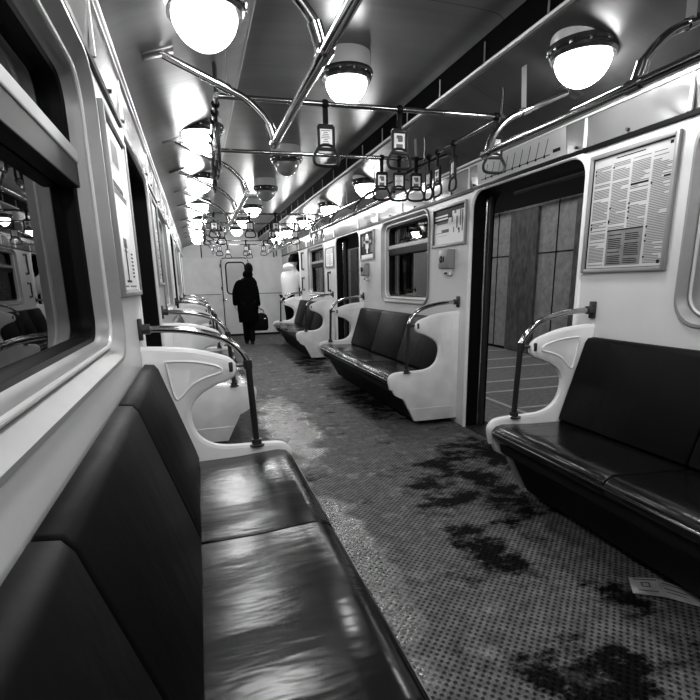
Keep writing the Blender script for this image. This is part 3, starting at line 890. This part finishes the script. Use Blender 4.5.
# intercom boxes and short grab bars on the right wall
def intercom(y, z, k, label):
    root = empty('intercom', (HW, y, z)); sh = Vector((0, 0, 0))
    body = link_mesh('housing', box((-.035, 0, 0), (.07, .20 * k, .17), .010), M_GREYBOX, root)
    link_mesh('face_plate', box((-.072, 0, 0), (.006, .17 * k, .14), .003), M_GREYBOX, body)
    bm = bmesh.new(); closed_tube(bm, [V(-.077, .03 + .020 * math.cos(a), .026 * math.sin(a)) for a in [2 * PI * q / 20 for q in range(20)]], .006, 6)
    add_box(bm, (-.077, -.02, 0), (.006, .012, .05))
    link_mesh('dial_marks', bm, M_INK, root)
    bm = box((-.02, 0, -.115), (.035, .13 * k, .06), .006)
    link_mesh('speaker_cover', bm, M_WALL, root)
    link_mesh('push_button', box((-.040, 0, -.125), (.012, .05, .016), .003), M_INK, root)
    tag(root, label, 'intercom', 'wall intercoms below the posters')
intercom(4.31, 1.51, 1., 'grey intercom box on the right wall below the street scene poster')
intercom(6.67, 1.49, .9, 'grey intercom box on the right wall below the dark figure poster')

def grab_bar(y, z0, z1, label):
    root = empty('grab_bar', (HW, y, z0))
    link_mesh('bar', tube([(-.045, 0, .02), (-.045, 0, z1 - z0 - .02)], .016, 10), M_DARKPOLE, root)
    for z in (.02, z1 - z0 - .02):
        bm = tube([(0, 0, z), (-.055, 0, z)], .014, 10); add_tube(bm, [(0, 0, z), (-.008, 0, z)], .028, 12)
        link_mesh('mount', bm, M_METALDK, root)
    tag(root, label, 'grab bar', 'short vertical grab bars')
grab_bar(8.66, 1.17, 1.52, 'short black vertical grab bar below the small grey poster')
grab_bar(10.9, 1.17, 1.46, 'short black vertical grab bar, lower one left of the last right-hand window')
grab_bar(10.9, 1.60, 1.98, 'short black vertical grab bar, upper one left of the last right-hand window')

# leaflet dropped on the floor
def leaflet():
    root = empty('leaflet', (.80, 1.44, 0)); sh = root.location.copy()
    bm = bmesh.new()
    pts = [[(.757, 1.560, .004), (.850, 1.505, .014), (.935, 1.395, .002)], [(.683, 1.462, .003), (.765, 1.385, .018), (.880, 1.290, .002)]]
    g = [[bm.verts.new(p) for p in row] for row in pts]
    for i in range(2): bm.faces.new((g[0][i], g[0][i + 1], g[1][i + 1], g[1][i]))
    bmesh.ops.solidify(bm, geom=list(bm.faces), thickness=.003)
    sheet = link_mesh('sheet', bm, plain('leaflet_paper', .62, .4, var=.35, vscale=9.), root, shift=sh, smooth=0)
    bm = bmesh.new()
    def q(u0, v0, u1, v1):
        def P(u, v):
            k = 0 if u < .5 else 1; t = u * 2 - k
            A = Vector(pts[0][k]).lerp(Vector(pts[0][k + 1]), t); B = Vector(pts[1][k]).lerp(Vector(pts[1][k + 1]), t)
            return A.lerp(B, v) + V(0, 0, .005)
        bm.faces.new([bm.verts.new(P(*c)) for c in ((u0, v0), (u1, v0), (u1, v1), (u0, v1))])
    q(.06, .12, .48, .2); q(.18, .32, .34, .38); q(.18, .54, .34, .60); q(.18, .38, .21, .54); q(.31, .38, .34, .54); q(.1, .78, .44, .84); q(.55, .2, .9, .26); q(.55, .5, .85, .56); q(.55, .7, .8, .75)
    link_mesh('printed_marks', bm, M_INKG, sheet, shift=sh, smooth=0)
    tag(root, 'creased pale leaflet lying on the dark floor beside the right foreground bench', 'leaflet')
leaflet()

# ------------------------------------------------------------------ people
def hand(bmj, bme, wrist, tip_dir, side, sc=1., r=.0085):
    """adds a palm and five curled fingers to a joint list; returns nothing"""
    w = len(bmj) - 1
    d = Vector(tip_dir).normalized(); sd = Vector(side).normalized(); nrm = d.cross(sd)
    base = Vector(bmj[wrist][0])
    bmj.append((base + d * .05 * sc, (.034 * sc, .016 * sc))); p1 = len(bmj) - 1; bme.append((wrist, p1))
    bmj.append((base + d * .09 * sc, (.038 * sc, .014 * sc))); p2 = len(bmj) - 1; bme.append((p1, p2))
    return p2

def fingers(name, base, d, side, mat, parent, shift, sc=1.):
    d = Vector(d).normalized(); sd = Vector(side).normalized(); n = d.cross(sd)
    out = []
    J, E = [], []
    for k, (o, ln) in enumerate(((-.028, .066), (-.009, .078), (.010, .072), (.028, .056))):
        b0 = Vector(base) + d * .07 * sc + sd * o * sc
        J = [(b0, .009), (b0 + d * ln * .45 * sc + n * .008, .0085), (b0 + d * ln * .8 * sc + n * .026, .0078), (b0 + d * ln * .95 * sc + n * .045, .0068)]
        out.append((J, [(0, 1), (1, 2), (2, 3)]))
    b0 = Vector(base) + d * .025 * sc - sd * .026 * sc
    out.append(([(b0, .011), (b0 + d * .03 - sd * .022, .0095), (b0 + d * .058 - sd * .028 + n * .015, .008)], [(0, 1), (1, 2)]))
    return out

def person_body(loc, H, pose, mats, label, hair_len):
    """pose: dict of joints (relative to the feet, facing +y unless turned by 'rz')"""
    root = empty('person', loc, label, 'person')
    root.rotation_euler = (0, 0, pose['rz'])
    P = {k: Vector(v) * (H / 1.78) for k, v in pose['j'].items()}
    k = H / 1.78
    names = ['pelvis', 'waist', 'chest', 'neckb', 'neck', 'head', 'crown', 'shL', 'elL', 'wrL', 'shR', 'elR', 'wrR', 'hipL', 'knL', 'anL', 'toL', 'hipR', 'knR', 'anR', 'toR']
    rad = dict(pelvis=(.150, .105), waist=(.135, .10), chest=(.165, .115), neckb=(.085, .07), neck=(.055, .055), head=(.080, .098), crown=(.060, .072),
               shL=.066, elL=.046, wrL=.029, shR=.066, elR=.046, wrR=.029, hipL=.088, knL=.060, anL=.040, toL=(.040, .030), hipR=.088, knR=.060, anR=.040, toR=(.040, .030))
    J = [(P[n], tuple(x * k for x in rad[n]) if isinstance(rad[n], tuple) else rad[n] * k) for n in names]
    ix = {n: i for i, n in enumerate(names)}
    E = [(ix[a], ix[b]) for a, b in (('pelvis', 'waist'), ('waist', 'chest'), ('chest', 'neckb'), ('neckb', 'neck'), ('neck', 'head'), ('head', 'crown'),
         ('chest', 'shL'), ('shL', 'elL'), ('elL', 'wrL'), ('chest', 'shR'), ('shR', 'elR'), ('elR', 'wrR'), ('pelvis', 'hipL'), ('hipL', 'knL'), ('knL', 'anL'), ('anL', 'toL'),
         ('pelvis', 'hipR'), ('hipR', 'knR'), ('knR', 'anR'), ('anR', 'toR'))]
    # palms
    extra = []
    for sd in ('L', 'R'):
        w = P['wr' + sd]; d = (w - P['el' + sd]).normalized()
        J.append((w + d * .05 * k, (.034 * k, .018 * k))); E.append((ix['wr' + sd], len(J) - 1))
        J.append((w + d * .085 * k, (.036 * k, .016 * k))); E.append((len(J) - 2, len(J) - 1))
    body = skin_mesh('body', J, E, mats['skin'], root, 2, 0)
    # fingers joined into the same mesh as the body
    bm = bmesh.new(); bm.from_mesh(body.data)
    for sd in ('L', 'R'):
        w = P['wr' + sd]; d = (w - P['el' + sd]).normalized()
        side = Vector((0, 1, 0)) - d * d.y
        for jj, ee in fingers('f', w, d, side, None, None, None, k):
            t = skin_mesh('finger_tmp', jj, ee, mats['skin'], None, 1, 0)
            tm = t.data; bm.from_mesh(tm); bpy.data.objects.remove(t)
    # nose, brow, ears as part of the head surface
    hd = P['head']
    fwd = Vector(pose.get('look', (0, 1, 0))).normalized(); rt = fwd.cross(Vector((0, 0, 1))).normalized(); upv = rt.cross(fwd)
    def lump(c, r):
        res = bmesh.ops.create_icosphere(bm, subdivisions=2, radius=1.)
        bmesh.ops.scale(bm, verts=res['verts'], vec=r); bmesh.ops.translate(bm, verts=res['verts'], vec=c)
    lump(hd + fwd * .10 * k - upv * .005, (.014, .018, .022)); lump(hd + fwd * .088 * k - upv * .055, (.028, .014, .010))
    for q in (-1, 1): lump(hd + rt * q * .082 * k, (.010, .02, .03)); lump(hd + fwd * .090 * k + rt * q * .032 + upv * .028, (.013, .007, .008))
    bm.to_mesh(body.data); bm.free()
    body.data.polygons.foreach_set('use_smooth', [True] * len(body.data.polygons))
    # trousers and shoes
    tj = [(P['pelvis'], (.165 * k, .12 * k))]; te = []
    for sd in ('L', 'R'):
        b = len(tj)
        tj += [(P['hip' + sd], .100 * k), (P['kn' + sd], .078 * k), (P['an' + sd] + V(0, 0, -.035), .070 * k)]
        te += [(0, b), (b, b + 1), (b + 1, b + 2)]
    skin_mesh('trousers', tj, te, mats['trousers'], root, 2, 0)
    for sd in ('L', 'R'):
        a, t = P['an' + sd], P['to' + sd]
        dd = (t - a); dd.z = 0; dd.normalize()
        skin_mesh('shoe', [((a.x, a.y, .05) - dd * .05 if False else Vector((a.x, a.y, .055)) - dd * .04, (.046, .05)), (Vector((a.x, a.y, .05)) + dd * .08, (.046, .044)), (Vector((a.x, a.y, .04)) + dd * .17, (.040, .034))], [(0, 1), (1, 2)], M_SOLE, root, 2, 0)
    # coat or jacket: torso loft closing at the collar, plus sleeves
    bm = bmesh.new(); R = []
    for c, rx, ry in pose['coat']:
        c = Vector(c) * k
        R.append([bm.verts.new(c + V(rx * k * math.cos(a), ry * k * math.sin(a), 0)) for a in [2 * PI * q / 28 for q in range(28)]])
    for a, b in zip(R, R[1:]):
        for q in range(28): bm.faces.new((a[q], a[(q + 1) % 28], b[(q + 1) % 28], b[q]))
    for sd in ('L', 'R'):
        sj = [(P['chest'].lerp(P['sh' + sd], .35), .10 * k), (P['sh' + sd], .088 * k), (P['el' + sd], .070 * k), (P['wr' + sd] + (P['wr' + sd] - P['el' + sd]).normalized() * .045, .054 * k)]
        t = skin_mesh('sleeve_tmp', sj, [(0, 1), (1, 2), (2, 3)], mats['coat'], None, 2, 0)
        bm.from_mesh(t.data); bpy.data.objects.remove(t)
    link_mesh(pose['coatname'], bm, mats['coat'], root, smooth=60)
    # hair or hood
    bm = bmesh.new()
    res = bmesh.ops.create_uvsphere(bm, u_segments=24, v_segments=16, radius=1.)
    c = hd.lerp(P['crown'], .35) - fwd * .016
    for v in bm.verts:
        q = v.co.copy()
        v.co = Vector((q.x * .094 * k, q.y * .112 * k, q.z * .125 * k))
    dl = [v for v in bm.verts if v.co.dot(Vector((fwd.x, fwd.y, 0)).normalized()) > .03 * k and v.co.z < .045 * k]
    bmesh.ops.delete(bm, geom=dl, context='VERTS')
    dl = [v for v in bm.verts if v.co.z < -hair_len * k]
    bmesh.ops.delete(bm, geom=dl, context='VERTS')
    bmesh.ops.translate(bm, verts=bm.verts, vec=c)
    bmesh.ops.solidify(bm, geom=list(bm.faces), thickness=.012)
    link_mesh('hair', bm, mats['hair'], root, smooth=60)
    return root, P

walk = dict(rz=0., look=(.1, 1, -.35), coatname='coat', j=dict(
    pelvis=(0, 0, .96), waist=(.01, .02, 1.10), chest=(.02, .05, 1.33), neckb=(.04, .09, 1.47), neck=(.06, .115, 1.53), head=(.085, .15, 1.62), crown=(.09, .16, 1.715),
    shL=(-.165, .05, 1.37), elL=(-.262, .02, 1.14), wrL=(-.268, .06, .90), shR=(.170, .05, 1.36), elR=(.205, .0, 1.10), wrR=(.240, .05, .875),
    hipL=(-.085, 0, .90), knL=(-.07, .05, .50), anL=(-.06, .06, .085), toL=(-.075, .20, .03), hipR=(.085, 0, .90), knR=(.06, .0, .50), anR=(.045, -.08, .085), toR=(.05, .06, .03)),
    coat=[((0, 0, .50), .215, .19), ((0, 0, .62), .222, .19), ((0, 0, .80), .232, .185), ((0, .01, .96), .230, .175), ((.01, .02, 1.10), .222, .165), ((.02, .05, 1.26), .225, .165), ((.025, .06, 1.37), .215, .15), ((.035, .075, 1.44), .16, .125), ((.05, .09, 1.49), .095, .09), ((.055, .10, 1.53), .078, .08)])
pd, PP = person_body((.085, 11.5, 0), 1.80, walk, dict(skin=M_SKIN, trousers=M_TROUS, coat=M_COAT, hair=M_HAIR),
                     'person in a long black coat walking by the end door with a black bag', .12)

bm = bmesh.new()
bmesh.ops.create_uvsphere(bm, u_segments=20, v_segments=12, radius=1.)
for v in bm.verts: v.co = Vector((v.co.x * .115, v.co.y * .10, v.co.z * .10)) + Vector((.05, .07, 1.545))
link_mesh('scarf', bm, M_COAT, pd, smooth=60)

# the black bag held in that person's hand
bx, by = .085 + PP['wrR'].x, 11.5 + PP['wrR'].y
root = empty('handbag', (bx + .03, by, .30))
prof = [(-.15, 0), (.13, 0), (.165, .05), (.165, .27), (.13, .36), (.03, .40), (-.09, .375), (-.145, .27), (-.165, .08)]
link_mesh('bag_body', prism_xz(prof, -.07, .07, .025, 3), M_BAG, root)
h = smooth_path([(-.08, 0, .36), (-.065, 0, .45), (-.03, 0, .495), (.03, 0, .48), (.075, 0, .44), (.09, 0, .36)], 4)
link_mesh('bag_handle', tube(h, .010, 8), M_BAG, root)
link_mesh('bag_clasp', box((.10, -.078, .27), (.05, .012, .03), .004), M_CHROME, root)
tag(root, 'black handbag hanging from the hand of the person in the black coat', 'bag')

lean = dict(rz=math.radians(-50), look=(0, 1, -.25), coatname='jacket', j=dict(
    pelvis=(0, 0, .96), waist=(0, .0, 1.10), chest=(0, .03, 1.32), neckb=(0, .07, 1.46), neck=(0, .10, 1.53), head=(0, .14, 1.62), crown=(0, .145, 1.715),
    shL=(-.19, .03, 1.40), elL=(-.25, .10, 1.14), wrL=(-.10, .30, 1.12), shR=(.19, .03, 1.40), elR=(.25, .10, 1.14), wrR=(.10, .30, 1.16),
    hipL=(-.085, 0, .90), knL=(-.085, .03, .50), anL=(-.085, -.02, .085), toL=(-.10, .12, .03), hipR=(.085, 0, .90), knR=(.085, .03, .50), anR=(.085, -.02, .085), toR=(.10, .12, .03)),
    coat=[((0, 0, .84), .20, .155), ((0, 0, .96), .20, .155), ((0, .0, 1.10), .20, .15), ((0, .02, 1.28), .225, .16), ((0, .035, 1.38), .22, .15), ((0, .055, 1.45), .155, .12), ((0, .07, 1.49), .105, .10), ((0, .08, 1.53), .088, .09)])
pw_, PJ = person_body((1.13, 11.85, 0), 1.98, lean, dict(skin=M_SKIN, trousers=M_TROUS, coat=M_JACKET, hair=M_HAIR),
                     'person in a white hooded jacket leaning by the far right doorway, dark hair', .04)
bm = bmesh.new()
bmesh.ops.create_uvsphere(bm, u_segments=20, v_segments=12, radius=1.)
for v in bm.verts: v.co = Vector((v.co.x * .16, v.co.y * .11, v.co.z * .095 - .25 * v.co.y * .1)) + Vector((0, -.02, 1.685))
link_mesh('hood', bm, M_JACKET, pw_, smooth=60)

# ------------------------------------------------------------------ light outside the car (platform lamps), camera, world
def area(name, loc, size, sy, e, rot=(0, 0, 0)):
    l = bpy.data.lights.new(name, 'AREA'); l.shape = 'RECTANGLE'; l.size = size; l.size_y = sy; l.energy = e
    o = bpy.data.objects.new(name, l); o.location = loc; o.rotation_euler = rot; COL.objects.link(o)
area('platform_lamp', (3.4, 7.5, 3.2), .3, 8., 34)
area('platform_lamp_far', (3.4, 17, 3.2), .3, 8., 34)

w = bpy.data.worlds.new('tunnel_dark'); scene.world = w; w.use_nodes = True
w.node_tree.nodes['Background'].inputs[0].default_value = (0, 0, 0, 1)
w.node_tree.nodes['Background'].inputs[1].default_value = 0.

cam = bpy.data.cameras.new('camera'); co = bpy.data.objects.new('camera', cam); COL.objects.link(co)
r = Vector((0.96116566, -0.27508261, -0.02213879)); u = Vector((0.0862158, 0.22310189, 0.97097497)); f = Vector((0.26215912, 0.93517651, -0.23815434))
mw = Matrix(((r.x, u.x, -f.x, -1.003), (r.y, u.y, -f.y, 0.), (r.z, u.z, -f.z, 1.32), (0, 0, 0, 1)))
co.matrix_world = mw
cam.sensor_width = 36.; cam.lens = 495.943 / 700 * 36
cam.shift_x = (350 - 341.608) / 700; cam.shift_y = (404.501 - 350) / 700
cam.clip_start = .02; cam.clip_end = 100
scene.camera = co
scene.view_settings.view_transform = 'Standard'; scene.view_settings.look = 'None'
scene.view_settings.exposure = .72; scene.view_settings.gamma = 1.; scene.view_settings.use_curve_mapping = False
scene.cycles.use_denoising = True
scene.cycles.max_bounces = 8; scene.cycles.sample_clamp_indirect = 6.
